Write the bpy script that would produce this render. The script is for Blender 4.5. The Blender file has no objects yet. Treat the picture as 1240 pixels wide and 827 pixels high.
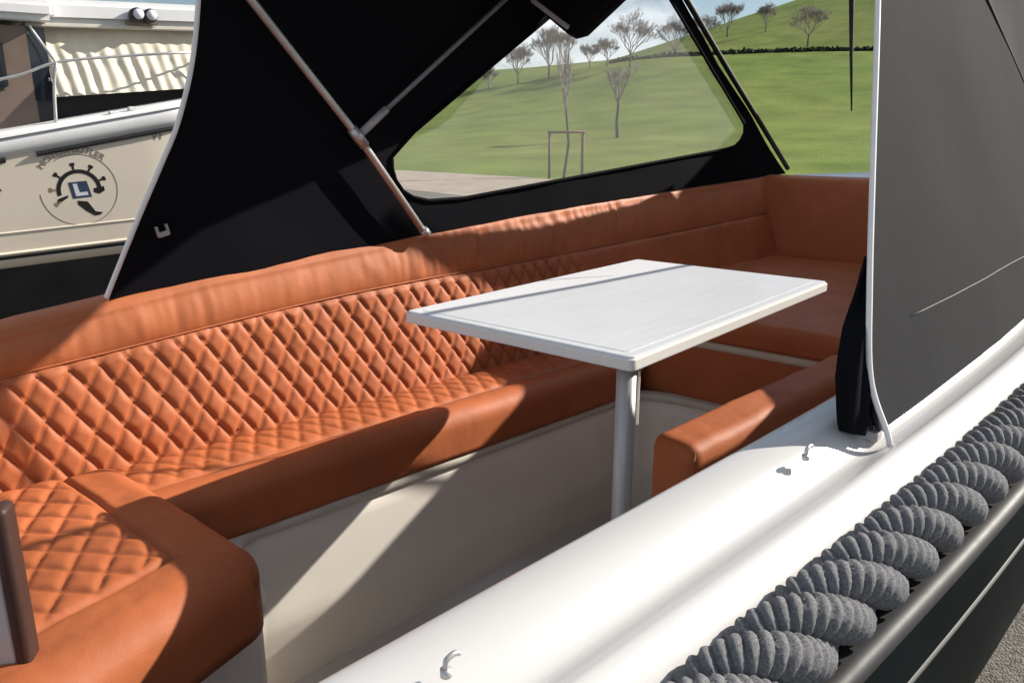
import bpy, bmesh, math, random
from mathutils import Vector, Matrix, noise
from mathutils.geometry import delaunay_2d_cdt

scene = bpy.context.scene
C = scene.collection
R = math.radians
rng = random.Random(7)

# ------------------------------------------------------------------ camera
cam_d = bpy.data.cameras.new('camera')
cam = bpy.data.objects.new('camera', cam_d)
C.objects.link(cam)
cam.location = (0, 0, 1.17)
cam.rotation_euler = (R(90 - 14.79), 0, R(40.3 - 90))
cam_d.sensor_width = 36
cam_d.lens = 960 / 1240 * 36
cam_d.clip_start = 0.02
cam_d.clip_end = 3000
scene.camera = cam

# ------------------------------------------------------------------ world / sun / exposure
SUN = Vector((1.9, -1.0, 1.2)).normalized()
world = bpy.data.worlds.new('World')
scene.world = world
world.use_nodes = True
wn, wl = world.node_tree.nodes, world.node_tree.links
wn.clear()
wout = wn.new('ShaderNodeOutputWorld')
wbg = wn.new('ShaderNodeBackground')
sky = wn.new('ShaderNodeTexSky')
sky.sky_type = 'NISHITA'
sky.sun_disc = False
sky.sun_elevation = math.asin(SUN.z)
sky.sun_rotation = math.atan2(SUN.x, SUN.y)
sky.air_density = 1.0
sky.dust_density = 0.6
wbg.inputs['Strength'].default_value = 0.06
# broken white cloud over the blue, all round the sky
tc = wn.new('ShaderNodeTexCoord')
mp = wn.new('ShaderNodeMapping')
mp.inputs['Scale'].default_value = (3.0, 3.0, 7.0)
nz = wn.new('ShaderNodeTexNoise')
nz.inputs['Scale'].default_value = 1.6
nz.inputs['Detail'].default_value = 8
nz.inputs['Roughness'].default_value = 0.55
cr = wn.new('ShaderNodeValToRGB')
cr.color_ramp.elements[0].position = 0.46
cr.color_ramp.elements[1].position = 0.70
cm = wn.new('ShaderNodeMixRGB')
cm.inputs['Color2'].default_value = (13.5, 13.8, 14.5, 1)
wl.new(tc.outputs['Generated'], mp.inputs['Vector'])
wl.new(mp.outputs['Vector'], nz.inputs['Vector'])
wl.new(nz.outputs['Fac'], cr.inputs['Fac'])
wl.new(cr.outputs['Color'], cm.inputs['Fac'])
wl.new(sky.outputs['Color'], cm.inputs['Color1'])
wl.new(cm.outputs['Color'], wbg.inputs['Color'])
wl.new(wbg.outputs['Background'], wout.inputs['Surface'])

sun_d = bpy.data.lights.new('sun', 'SUN')
sun_d.energy = 5.0
sun_d.angle = R(0.5)
sun_d.color = (1.0, 0.93, 0.83)
sun = bpy.data.objects.new('sun', sun_d)
C.objects.link(sun)
sun.rotation_euler = SUN.to_track_quat('Z', 'Y').to_euler()
sun.location = SUN * 30

scene.cycles.diffuse_bounces = 5
scene.view_settings.view_transform = 'Standard'
scene.view_settings.look = 'None'
scene.view_settings.gamma = 1
scene.view_settings.use_curve_mapping = False
scene.view_settings.exposure = 0.74

# ------------------------------------------------------------------ helpers
def mesh(name, verts, faces, mat, parent=None, smooth=True):
    me = bpy.data.meshes.new(name)
    me.from_pydata([tuple(v) for v in verts], [], faces)
    me.update()
    if mat: me.materials.append(mat)
    if smooth: me.polygons.foreach_set('use_smooth', [True] * len(me.polygons))
    o = bpy.data.objects.new(name, me)
    C.objects.link(o)
    if parent is not None: o.parent = parent
    return o

def from_bm(name, bm, mat, parent=None, smooth=False):
    me = bpy.data.meshes.new(name)
    bmesh.ops.recalc_face_normals(bm, faces=bm.faces)
    bm.to_mesh(me); bm.free()
    if mat: me.materials.append(mat)
    if smooth: me.polygons.foreach_set('use_smooth', [True] * len(me.polygons))
    o = bpy.data.objects.new(name, me)
    C.objects.link(o)
    if parent is not None: o.parent = parent
    return o

def tag(o, label=None, cat=None, group=None, kind=None):
    if label: o['label'] = label
    if cat: o['category'] = cat
    if group: o['group'] = group
    if kind: o['kind'] = kind
    return o

def thing(name, label, cat, group=None):
    o = bpy.data.objects.new(name, None)
    o.empty_display_size = 0.1
    C.objects.link(o)
    return tag(o, label, cat, group)

def recalc(o):
    bm = bmesh.new(); bm.from_mesh(o.data)
    bmesh.ops.recalc_face_normals(bm, faces=bm.faces)
    bm.to_mesh(o.data); bm.free()
    return o

def grid_faces(nu, nv, base=0, flip=False):
    f = []
    for i in range(nu - 1):
        for j in range(nv - 1):
            a = base + i * nv + j
            q = (a, a + nv, a + nv + 1, a + 1)
            f.append(q[::-1] if flip else q)
    return f

def tube_geo(path, radii, n=10, cap=True, base=0):
    P = [Vector(p) for p in path]
    if not hasattr(radii, '__len__'): radii = [radii] * len(P)
    V, F = [], []
    up = Vector((0, 0, 1))
    prev = None
    for i, p in enumerate(P):
        t = (P[min(i + 1, len(P) - 1)] - P[max(i - 1, 0)]).normalized()
        if prev is None:
            a = t.cross(up)
            if a.length < 1e-3: a = t.cross(Vector((1, 0, 0)))
        else:
            a = prev - t * prev.dot(t)
        a.normalize(); prev = a
        b = t.cross(a)
        for k in range(n):
            th = 2 * math.pi * k / n
            V.append(p + (a * math.cos(th) + b * math.sin(th)) * radii[i])
    for i in range(len(P) - 1):
        for k in range(n):
            F.append((base + i * n + k, base + i * n + (k + 1) % n, base + (i + 1) * n + (k + 1) % n, base + (i + 1) * n + k))
    if cap:
        F.append(tuple(base + k for k in range(n))[::-1])
        F.append(tuple(base + (len(P) - 1) * n + k for k in range(n)))
    return V, F

def tube(name, path, radii, mat, parent=None, n=10):
    V, F = tube_geo(path, radii, n)
    return recalc(mesh(name, V, F, mat, parent))

def smooth_path(pts, n):
    """Catmull-Rom through pts."""
    P = [Vector(p) for p in pts]
    P = [P[0] * 2 - P[1]] + P + [P[-1] * 2 - P[-2]]
    out = []
    for i in range(1, len(P) - 2):
        for k in range(n):
            t = k / n
            a, b, c, d = P[i - 1], P[i], P[i + 1], P[i + 2]
            out.append(0.5 * ((2 * b) + (c - a) * t + (2 * a - 5 * b + 4 * c - d) * t * t + (3 * b - a - 3 * c + d) * t ** 3))
    out.append(P[-2])
    return out

def box(name, lo, hi, mat, parent=None, bev=0.004, rot=None):
    bm = bmesh.new()
    bmesh.ops.create_cube(bm, size=1)
    lo, hi = Vector(lo), Vector(hi)
    for v in bm.verts:
        v.co = Vector(((lo.x + hi.x) / 2 + v.co.x * (hi.x - lo.x), (lo.y + hi.y) / 2 + v.co.y * (hi.y - lo.y), (lo.z + hi.z) / 2 + v.co.z * (hi.z - lo.z)))
    if bev: bmesh.ops.bevel(bm, geom=bm.edges[:], offset=bev, segments=2, affect='EDGES', profile=0.6)
    if rot: bmesh.ops.transform(bm, matrix=rot, verts=bm.verts)
    return from_bm(name, bm, mat, parent)

def interp(x, xs, ys):
    if x <= xs[0]: return ys[0] + (x - xs[0]) * (ys[1] - ys[0]) / (xs[1] - xs[0])
    for i in range(len(xs) - 1):
        if x <= xs[i + 1]:
            return ys[i] + (ys[i + 1] - ys[i]) * (x - xs[i]) / (xs[i + 1] - xs[i])
    return ys[-1] + (x - xs[-1]) * (ys[-1] - ys[-2]) / (xs[-1] - xs[-2])

def sstep(a, b, x):
    t = max(0.0, min(1.0, (x - a) / (b - a)))
    return t * t * (3 - 2 * t)

def nfb(x, y, z=0.0, o=3):
    return noise.fractal(Vector((x, y, z)), 1.0, 2.0, o)

# ------------------------------------------------------------------ materials
def newmat(name):
    m = bpy.data.materials.new(name)
    m.use_nodes = True
    n, l = m.node_tree.nodes, m.node_tree.links
    b = n['Principled BSDF']
    return m, n, l, b

def mat(name, col, rough=0.5, metal=0.0, noise_scale=None, vary=0.0, bump=0.0, bump_scale=None, coat=0.0, spec=None, col2=None, stretch=None, detail=4):
    m, n, l, b = newmat(name)
    b.inputs['Base Color'].default_value = (*col, 1)
    b.inputs['Roughness'].default_value = rough
    b.inputs['Metallic'].default_value = metal
    if coat: b.inputs['Coat Weight'].default_value = coat; b.inputs['Coat Roughness'].default_value = 0.08
    if spec is not None: b.inputs['Specular IOR Level'].default_value = spec
    if noise_scale or bump:
        t = n.new('ShaderNodeTexCoord')
        mpn = n.new('ShaderNodeMapping')
        if stretch: mpn.inputs['Scale'].default_value = stretch
        l.new(t.outputs['Object'], mpn.inputs['Vector'])
    if noise_scale:
        x = n.new('ShaderNodeTexNoise'); x.inputs['Scale'].default_value = noise_scale; x.inputs['Detail'].default_value = detail
        l.new(mpn.outputs['Vector'], x.inputs['Vector'])
        mx = n.new('ShaderNodeMixRGB')
        c2 = col2 or tuple(c * (1 - vary) for c in col)
        c1 = col if col2 else tuple(min(1, c * (1 + vary)) for c in col)
        mx.inputs['Color1'].default_value = (*c1, 1); mx.inputs['Color2'].default_value = (*c2, 1)
        rp = n.new('ShaderNodeValToRGB')
        rp.color_ramp.elements[0].position = 0.35; rp.color_ramp.elements[1].position = 0.68
        l.new(x.outputs['Fac'], rp.inputs['Fac'])
        l.new(rp.outputs['Color'], mx.inputs['Fac'])
        l.new(mx.outputs['Color'], b.inputs['Base Color'])
        mr = n.new('ShaderNodeMapRange')
        mr.inputs['To Min'].default_value = max(0.03, rough - 0.06); mr.inputs['To Max'].default_value = min(1, rough + 0.06)
        l.new(x.outputs['Fac'], mr.inputs['Value']); l.new(mr.outputs['Result'], b.inputs['Roughness'])
    if bump:
        y = n.new('ShaderNodeTexNoise'); y.inputs['Scale'].default_value = bump_scale or 200; y.inputs['Detail'].default_value = 3
        l.new(mpn.outputs['Vector'], y.inputs['Vector'])
        bp = n.new('ShaderNodeBump'); bp.inputs['Strength'].default_value = bump; bp.inputs['Distance'].default_value = 0.002
        l.new(y.outputs['Fac'], bp.inputs['Height'])
        y2 = n.new('ShaderNodeTexNoise'); y2.inputs['Scale'].default_value = (bump_scale or 200) / 16; y2.inputs['Detail'].default_value = 5; y2.inputs['Distortion'].default_value = 0.6
        l.new(mpn.outputs['Vector'], y2.inputs['Vector'])
        bq = n.new('ShaderNodeBump'); bq.inputs['Strength'].default_value = bump * 0.7; bq.inputs['Distance'].default_value = 0.004
        l.new(y2.outputs['Fac'], bq.inputs['Height']); l.new(bp.outputs['Normal'], bq.inputs['Normal'])
        l.new(bq.outputs['Normal'], b.inputs['Normal'])
    return m

M = {}
M['leather'] = mat('tan_leather', (0.41, 0.115, 0.040), 0.6, noise_scale=6, vary=0.10, spec=0.35, bump=0.35, bump_scale=420)
M['leather_plain'] = mat('tan_leather_smooth', (0.43, 0.128, 0.046), 0.6, noise_scale=5, vary=0.08, spec=0.35, bump=0.3, bump_scale=420)
M['leather_dark'] = mat('dark_brown_leather', (0.05, 0.02, 0.014), 0.55, noise_scale=6, vary=0.1, bump=0.3, bump_scale=400)
M['gelcoat'] = mat('white_gelcoat', (0.51, 0.505, 0.495), 0.28, noise_scale=7, vary=0.035, coat=0.3, stretch=(.25, 1, 1), detail=8)
M['liner'] = mat('grey_white_liner', (0.86, 0.81, 0.73), 0.4, noise_scale=3, vary=0.04, bump=0.1, bump_scale=90)
M['lip'] = mat('beige_lip', (0.62, 0.58, 0.50), 0.45, noise_scale=9, vary=0.06)
M['tabletop'] = mat('white_laminate', (0.70, 0.71, 0.735), 0.33, noise_scale=14, vary=0.035, stretch=(.4, 3, 1), detail=9)
M['table_edge'] = mat('white_edge_band', (0.80, 0.78, 0.74), 0.4, noise_scale=30, vary=0.02)
M['steel'] = mat('stainless_steel', (0.52, 0.51, 0.50), 0.42, metal=0.7, noise_scale=20, vary=0.08)
M['dull_steel'] = mat('dull_grey_pole', (0.20, 0.20, 0.21), 0.5, metal=0.5, noise_scale=20, vary=0.1)
M['alu'] = mat('brushed_aluminium', (0.46, 0.435, 0.42), 0.5, metal=0.4, noise_scale=120, vary=0.08, stretch=(1, 1, 0.05))
M['rubber'] = mat('dark_rubber', (0.028, 0.028, 0.030), 0.6, noise_scale=40, vary=0.2)
M['hull'] = mat('black_hull_paint', (0.006, 0.009, 0.010), 0.45, noise_scale=4, vary=0.2, spec=0.02)
M['stripe'] = mat('thin_grey_strip', (0.12, 0.12, 0.115), 0.4, noise_scale=20, vary=0.1)
M['white_trim'] = mat('white_piping', (0.80, 0.79, 0.78), 0.45, noise_scale=20, vary=0.03)
M['thread'] = mat('grey_thread', (0.16, 0.16, 0.16), 0.8, noise_scale=200, vary=0.3)
M['black_plastic'] = mat('black_webbing', (0.012, 0.012, 0.014), 0.6, noise_scale=80, vary=0.3)
M['buckle'] = mat('grey_buckle', (0.38, 0.36, 0.36), 0.4, noise_scale=30, vary=0.1)
M['strand_gap'] = mat('strand_gap_shade', (0.018, 0.018, 0.02), 0.95, noise_scale=60, vary=0.3)  # near black, puts the shade between the strands into the colour
M['rope'] = mat('grey_rope', (0.165, 0.165, 0.172), 0.9, noise_scale=420, vary=0.35, bump=0.8, bump_scale=1500)

def fabric_mat(name, col, weave=900):
    m, n, l, b = newmat(name)
    b.inputs['Roughness'].default_value = 0.85
    b.inputs['Specular IOR Level'].default_value = 0.04
    t = n.new('ShaderNodeTexCoord')
    x = n.new('ShaderNodeTexNoise'); x.inputs['Scale'].default_value = 2.2; x.inputs['Detail'].default_value = 6
    x2 = n.new('ShaderNodeTexNoise'); x2.inputs['Scale'].default_value = weave; x2.inputs['Detail'].default_value = 1
    l.new(t.outputs['Object'], x.inputs['Vector']); l.new(t.outputs['Object'], x2.inputs['Vector'])
    mx = n.new('ShaderNodeMixRGB')
    mx.inputs['Color1'].default_value = (*[c * 0.85 for c in col], 1); mx.inputs['Color2'].default_value = (*[c * 1.2 for c in col], 1)
    l.new(x.outputs['Fac'], mx.inputs['Fac'])
    mx2 = n.new('ShaderNodeMixRGB'); mx2.blend_type = 'MULTIPLY'; mx2.inputs['Fac'].default_value = 0.5
    l.new(mx.outputs['Color'], mx2.inputs['Color1']); l.new(x2.outputs['Color'], mx2.inputs['Color2'])
    l.new(mx.outputs['Color'], b.inputs['Base Color'])
    bp = n.new('ShaderNodeBump'); bp.inputs['Strength'].default_value = 0.5; bp.inputs['Distance'].default_value = 0.001
    l.new(x2.outputs['Fac'], bp.inputs['Height'])
    bp2 = n.new('ShaderNodeBump'); bp2.inputs['Strength'].default_value = 0.15; bp2.inputs['Distance'].default_value = 0.02
    l.new(x.outputs['Fac'], bp2.inputs['Height']); l.new(bp.outputs['Normal'], bp2.inputs['Normal'])
    l.new(bp2.outputs['Normal'], b.inputs['Normal'])
    return m
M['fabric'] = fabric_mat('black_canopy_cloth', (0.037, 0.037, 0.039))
M['fabric_in'] = fabric_mat('darker_canopy_cloth', (0.007, 0.007, 0.0095))  # darker black for inner faces, rolled cloth and welt

def film_mat(name, tint, haze, gloss):
    m = bpy.data.materials.new(name); m.use_nodes = True
    n, l = m.node_tree.nodes, m.node_tree.links
    n.clear()
    out = n.new('ShaderNodeOutputMaterial')
    tr = n.new('ShaderNodeBsdfTransparent'); tr.inputs['Color'].default_value = (*tint, 1)
    df = n.new('ShaderNodeBsdfDiffuse'); df.inputs['Color'].default_value = (0.75, 0.75, 0.74, 1)
    gl = n.new('ShaderNodeBsdfGlossy'); gl.inputs['Roughness'].default_value = 0.08
    t = n.new('ShaderNodeTexCoord')
    x = n.new('ShaderNodeTexNoise'); x.inputs['Scale'].default_value = 3; x.inputs['Detail'].default_value = 5
    l.new(t.outputs['Object'], x.inputs['Vector'])
    mr = n.new('ShaderNodeMapRange'); mr.inputs['To Min'].default_value = haze * 0.6; mr.inputs['To Max'].default_value = haze * 1.4
    l.new(x.outputs['Fac'], mr.inputs['Value'])
    bp = n.new('ShaderNodeBump'); bp.inputs['Strength'].default_value = 0.12; bp.inputs['Distance'].default_value = 0.01
    l.new(x.outputs['Fac'], bp.inputs['Height']); l.new(bp.outputs['Normal'], gl.inputs['Normal'])
    m1 = n.new('ShaderNodeMixShader'); l.new(mr.outputs['Result'], m1.inputs['Fac'])
    l.new(tr.outputs[0], m1.inputs[1]); l.new(df.outputs[0], m1.inputs[2])
    m2 = n.new('ShaderNodeMixShader')
    lw = n.new('ShaderNodeLayerWeight'); lw.inputs['Blend'].default_value = 0.5
    pw = n.new('ShaderNodeMath'); pw.operation = 'POWER'; pw.inputs[1].default_value = 4.0
    ml = n.new('ShaderNodeMath'); ml.operation = 'MULTIPLY_ADD'; ml.inputs[1].default_value = 0.5 * gloss; ml.inputs[2].default_value = 0.03
    l.new(lw.outputs['Facing'], pw.inputs[0]); l.new(pw.outputs[0], ml.inputs[0]); l.new(ml.outputs[0], m2.inputs['Fac'])
    l.new(m1.outputs[0], m2.inputs[1]); l.new(gl.outputs[0], m2.inputs[2])
    l.new(m2.outputs[0], out.inputs['Surface'])
    return m
M['film'] = film_mat('clear_window_film', (0.95, 0.955, 0.95), 0.14, 0.5)

def grass_mat():
    m, n, l, b = newmat('meadow_grass')
    b.inputs['Roughness'].default_value = 0.9
    b.inputs['Specular IOR Level'].default_value = 0.1
    t = n.new('ShaderNodeTexCoord')
    def nz(scale, det, st=(1, 1, 1)):
        mpn = n.new('ShaderNodeMapping'); mpn.inputs['Scale'].default_value = st
        l.new(t.outputs['Object'], mpn.inputs['Vector'])
        x = n.new('ShaderNodeTexNoise'); x.inputs['Scale'].default_value = scale; x.inputs['Detail'].default_value = det
        l.new(mpn.outputs['Vector'], x.inputs['Vector'])
        return x
    a, c, d = nz(0.045, 7), nz(0.22, 9), nz(9.0, 4)
    r1 = n.new('ShaderNodeValToRGB')
    e = r1.color_ramp.elements
    e[0].position = 0.3; e[0].color = (0.145, 0.215, 0.035, 1)
    e[1].position = 0.72; e[1].color = (0.225, 0.255, 0.065, 1)
    l.new(a.outputs['Fac'], r1.inputs['Fac'])
    m1 = n.new('ShaderNodeMixRGB'); m1.blend_type = 'MULTIPLY'; m1.inputs['Fac'].default_value = 0.8
    r2 = n.new('ShaderNodeValToRGB'); r2.color_ramp.elements[0].position = 0.25; r2.color_ramp.elements[0].color = (0.45, 0.5, 0.4, 1); r2.color_ramp.elements[1].position = 0.7
    l.new(c.outputs['Fac'], r2.inputs['Fac']); l.new(r1.outputs['Color'], m1.inputs['Color1']); l.new(r2.outputs['Color'], m1.inputs['Color2'])
    m2 = n.new('ShaderNodeMixRGB'); m2.blend_type = 'MULTIPLY'; m2.inputs['Fac'].default_value = 0.5
    r3 = n.new('ShaderNodeValToRGB'); r3.color_ramp.elements[0].position = 0.3; r3.color_ramp.elements[0].color = (0.5, 0.5, 0.45, 1); r3.color_ramp.elements[1].position = 0.65
    l.new(d.outputs['Fac'], r3.inputs['Fac']); l.new(m1.outputs['Color'], m2.inputs['Color1']); l.new(r3.outputs['Color'], m2.inputs['Color2'])
    l.new(m2.outputs['Color'], b.inputs['Base Color'])
    bp = n.new('ShaderNodeBump'); bp.inputs['Strength'].default_value = 0.6; bp.inputs['Distance'].default_value = 0.1
    l.new(d.outputs['Fac'], bp.inputs['Height']); l.new(bp.outputs['Normal'], b.inputs['Normal'])
    return m
M['grass'] = grass_mat()

def yard_mat(name, base, dark, light, scale):
    m, n, l, b = newmat(name)
    b.inputs['Roughness'].default_value = 0.92
    t = n.new('ShaderNodeTexCoord')
    v = n.new('ShaderNodeTexVoronoi'); v.inputs['Scale'].default_value = scale
    l.new(t.outputs['Object'], v.inputs['Vector'])
    x = n.new('ShaderNodeTexNoise'); x.inputs['Scale'].default_value = 1.3; x.inputs['Detail'].default_value = 8
    l.new(t.outputs['Object'], x.inputs['Vector'])
    r = n.new('ShaderNodeValToRGB')
    e = r.color_ramp.elements
    e[0].position = 0.1; e[0].color = (*dark, 1); e[1].position = 0.9; e[1].color = (*light, 1)
    mid = r.color_ramp.elements.new(0.5); mid.color = (*base, 1)
    l.new(v.outputs['Color'], r.inputs['Fac'])
    mx = n.new('ShaderNodeMixRGB'); mx.blend_type = 'MULTIPLY'; mx.inputs['Fac'].default_value = 0.6
    r2 = n.new('ShaderNodeValToRGB'); r2.color_ramp.elements[0].position = 0.3; r2.color_ramp.elements[0].color = (0.5, 0.48, 0.45, 1); r2.color_ramp.elements[1].position = 0.65
    l.new(x.outputs['Fac'], r2.inputs['Fac'])
    l.new(r.outputs['Color'], mx.inputs['Color1']); l.new(r2.outputs['Color'], mx.inputs['Color2'])
    l.new(mx.outputs['Color'], b.inputs['Base Color'])
    bp = n.new('ShaderNodeBump'); bp.inputs['Strength'].default_value = 0.7; bp.inputs['Distance'].default_value = 0.01
    l.new(v.outputs['Distance'], bp.inputs['Height']); l.new(bp.outputs['Normal'], b.inputs['Normal'])
    return m
M['yard'] = yard_mat('worn_asphalt', (0.13, 0.12, 0.105), (0.06, 0.055, 0.05), (0.24, 0.22, 0.19), 110)
M['bark'] = mat('bare_bark', (0.085, 0.07, 0.065), 0.9, noise_scale=8, vary=0.3)
M['twigs'] = mat('bare_twigs', (0.24, 0.20, 0.20), 0.9, noise_scale=2, vary=0.25)
M['stake'] = mat('weathered_stake', (0.17, 0.12, 0.075), 0.85, noise_scale=12, vary=0.25)
M['hedge'] = mat('dark_hedge_leaf', (0.035, 0.045, 0.020), 0.9, noise_scale=3, vary=0.4)

# ------------------------------------------------------------------ terrain
GZ = -0.78
CX = [-400, 240, 480, 560, 600, 650, 700, 760, 800, 900, 1060, 1400, 2400]
CY = [135, 119, 112, 106, 100, 94, 86, 76, 72, 68, 65, 64, 90]
HX = [-400, 740, 800, 860, 930, 980, 1060, 1300, 2400]
HY = [150, 78, 58, 38, 16, 0, -22, -50, 20]
def terrain(x, y):
    r = math.hypot(x, y)
    rel = R(40.3) - math.atan2(y, x)
    rel = (rel + math.pi) % (2 * math.pi) - math.pi
    near = sstep(R(100), R(60), abs(rel))
    rc = max(-R(57), min(R(57), rel))
    px = 620 + 993 * math.tan(rc)
    cyl = math.cos(rc)
    zc = 1.17 + (160 - interp(px, CX, CY)) / 993 * 130 * cyl
    zh = 1.17 + (160 - interp(px, HX, HY)) / 993 * 235 * cyl
    t = max(0, min(1, (r - 40) / 90))
    z = GZ - 0.05 + (zc - GZ) * (0.35 * t + 0.65 * t * t) * near
    if r > 130:
        t2 = max(0, min(1, (r - 138) / 97))
        t2 = t2 * (1.35 - 0.35 * t2)
        z += max(0, zh - zc) * t2 * near - sstep(130, 137, r) * 0.4
        if zh < zc: z -= (r - 130) * 0.02
    z += 0.35 * nfb(x * 0.03, y * 0.03, 1.7) * sstep(45, 110, r)
    return z

radii = [0, 4, 10, 18, 26, 33, 40, 45, 50, 56, 63, 70, 78, 86, 95, 104, 113, 122, 128, 131, 134, 137, 140, 146, 154, 164, 176, 190, 205, 220, 235, 255, 290, 360, 520, 900, 1600]
NA = 360
V, F = [], []
for r in radii:
    for k in range(NA):
        a = 2 * math.pi * k / NA
        x, y = r * math.cos(a), r * math.sin(a)
        V.append((x, y, terrain(x, y) - (0.12 if r < 45 else 0)))
for i in range(len(radii) - 1):
    for k in range(NA):
        k2 = (k + 1) % NA
        F.append((i * NA + k, (i + 1) * NA + k, (i + 1) * NA + k2, i * NA + k2))
field = mesh('field', V, F, M['grass'])
tag(field, 'green meadow rising to a grassy hill behind the boats', kind='structure')

# asphalt yard sheet, its far edge running past the meadow
yd = [(-60, -70), (34, -70), (26.0, 17.0), (27.85, 22.4), (29.0, 33.0), (25.0, 46.0), (-60, 46)]
bm = bmesh.new()
bm.faces.new([bm.verts.new((x, y, GZ)) for x, y in yd])
yard = from_bm('yard_ground', bm, M['yard'])
tag(yard, 'worn grey asphalt boatyard ground', kind='structure')

bm = bmesh.new()
bm.faces.new([bm.verts.new((x, y, GZ + .004)) for x, y in ((25.9, 16.0), (27.75, 22.4), (28.9, 33.0), (24.8, 45.8), (17.5, 45.8), (20.5, 33.0), (19.5, 22.4), (18.0, 16.0))])
M['gravel'] = yard_mat('beige_gravel', (0.36, 0.30, 0.24), (0.25, 0.21, 0.17), (0.46, 0.40, 0.33), 60)
tag(from_bm('gravel_path', bm, M['gravel']), 'beige gravel path along the edge of the meadow', kind='structure')

# ------------------------------------------------------------------ bare trees
def make_tree(x, y, h, label, group, seed, spread=0.5, depth=6, trunk_frac=0.26, r0=None, twig=0.013, zoff=0.0, lean=0.0):
    rg = random.Random(seed)
    z0 = terrain(x, y) - 0.15 + zoff
    root = thing('bare_tree', label, 'tree', group)
    root.location = (x, y, z0)
    r0 = r0 or h * 0.018
    tV, tF, cV, cF = [], [], [], []
    def seg(p, q, ra, rb, store, n):
        VV, FF = store
        v, f = tube_geo([p, p.lerp(q, 0.5) + Vector((rg.uniform(-1, 1), rg.uniform(-1, 1), 0)) * (q - p).length * 0.05, q], [ra, (ra + rb) / 2, rb], n, False, len(VV))
        VV.extend(v); FF.extend(f)
    top = Vector((lean * h, 0, h * trunk_frac))
    seg(Vector((0, 0, 0)), top, r0 * 1.25, r0 * 0.8, (tV, tF), 8)
    def grow(p, d, L, r, k):
        q = p + d * L
        seg(p, q, r, r * 0.65, (cV, cF), 5 if k > 2 else 3)
        if k == 0: return
        nb = rg.choice((2, 3, 3)) if k > 1 else 4
        for i in range(nb):
            ax = Vector((rg.uniform(-1, 1), rg.uniform(-1, 1), rg.uniform(-0.3, 0.5))).normalized()
            nd = (d + ax * spread * rg.uniform(0.6, 1.3) + Vector((0, 0, 0.12))).normalized()
            start = p.lerp(q, rg.uniform(0.55, 1.0))
            grow(start, nd, L * rg.uniform(0.68, 0.92), max(r * 0.6, twig), k - 1)
    for i in range(5):
        a = 2 * math.pi * i / 5 + rg.uniform(-0.4, 0.4)
        d = Vector((math.cos(a) * spread * 1.3, math.sin(a) * spread * 1.3, 1)).normalized() if i else Vector((0, 0, 1))
        grow(top * (0.85 + 0.15 * rg.random()), d, h * (1 - trunk_frac) * 0.27, r0 * 0.6, depth)
    mesh('trunk', tV, tF, M['bark'], root)
    mesh('crown', cV, cF, M['twigs'], root)
    return root

def bearing(px, r):
    a = R(40.3) - math.atan((px - 620) / 993)
    return r * math.cos(a), r * math.sin(a)

TREES = [
    (592, 118, 4.5, 'small bare tree, leftmost on the skyline seen through the canopy window', 3, .6),
    (627, 122, 7.0, 'round crowned bare tree, second from the left along the skyline', 4, .55),
    (664, 124, 8.8, 'tall bare tree left of a close neighbour on the skyline', 5, .42),
    (683, 126, 8.0, 'slightly shorter bare tree, right one of the close skyline pair', 6, .42),
    (712, 127, 4.8, 'low faint bare tree just right of the close skyline pair', 7, .6),
    (733, 126, 5.2, 'low bare tree left of the broad dark skyline tree', 8, .6),
    (760, 122, 9.0, 'broad dark bare tree standing tallest on the skyline in the window', 9, .6),
    (812, 140, 8.5, 'bare tree by the black canopy edge, left of the hillside trees', 10, .6),
    (845, 152, 8.0, 'bare tree just right of the slanting canopy edge', 11, .6),
    (873, 168, 8.5, 'bare tree on the upper slope near the skyline, right of the canopy edge', 12, .6),
    (918, 165, 6.0, 'faint slim bare tree on the upper slope left of the orchard tree', 13, .5),
    (969, 146, 8.2, 'dark orchard tree standing alone on the grassy slope', 14, .75),
]
for px, r, h, lab, sd, sp in TREES:
    x, y = bearing(px, r)
    make_tree(x, y, h * .85, lab, 'bare trees on the hillside', sd, spread=sp)
x, y = bearing(748, 62)
make_tree(x, y, 6.0, 'slim bare tree with a thin trunk in the middle of the meadow', 'young trees in the meadow', 21, spread=0.3, depth=4, trunk_frac=0.45, r0=0.12, twig=0.012)
YX, YY = bearing(683, 36)
make_tree(YX, YY, 6.6, 'young bare tree tied to a frame of stakes in the meadow', 'young trees in the meadow', 22, spread=0.16, depth=3, trunk_frac=0.5, r0=0.06, twig=0.008, lean=0.015)
st = thing('tree_stake_frame', 'wooden stake frame round the young tree in the meadow', 'tree stake')
st.location = (YX, YY, terrain(YX, YY))
ux, uy = math.sin(R(40.3)), -math.cos(R(40.3))
for k, (du, hh) in enumerate(((-0.62, 2.05), (0.85, 2.05))):
    tube('stake', [(du * ux, du * uy, -0.2), (du * ux, du * uy, hh)], 0.05, M['stake'], st, 8)
    tube('stake', [(du * ux + 0.5 * uy * -1, du * uy + 0.5 * ux, -0.2), (du * ux - 0.5 * uy, du * uy + 0.5 * ux, hh)], 0.045, M['stake'], st, 8)
tube('cross_rail', [(-0.72 * ux, -0.72 * uy, 1.98), (0.95 * ux, 0.95 * uy, 2.0)], 0.055, M['stake'], st, 8)

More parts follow.
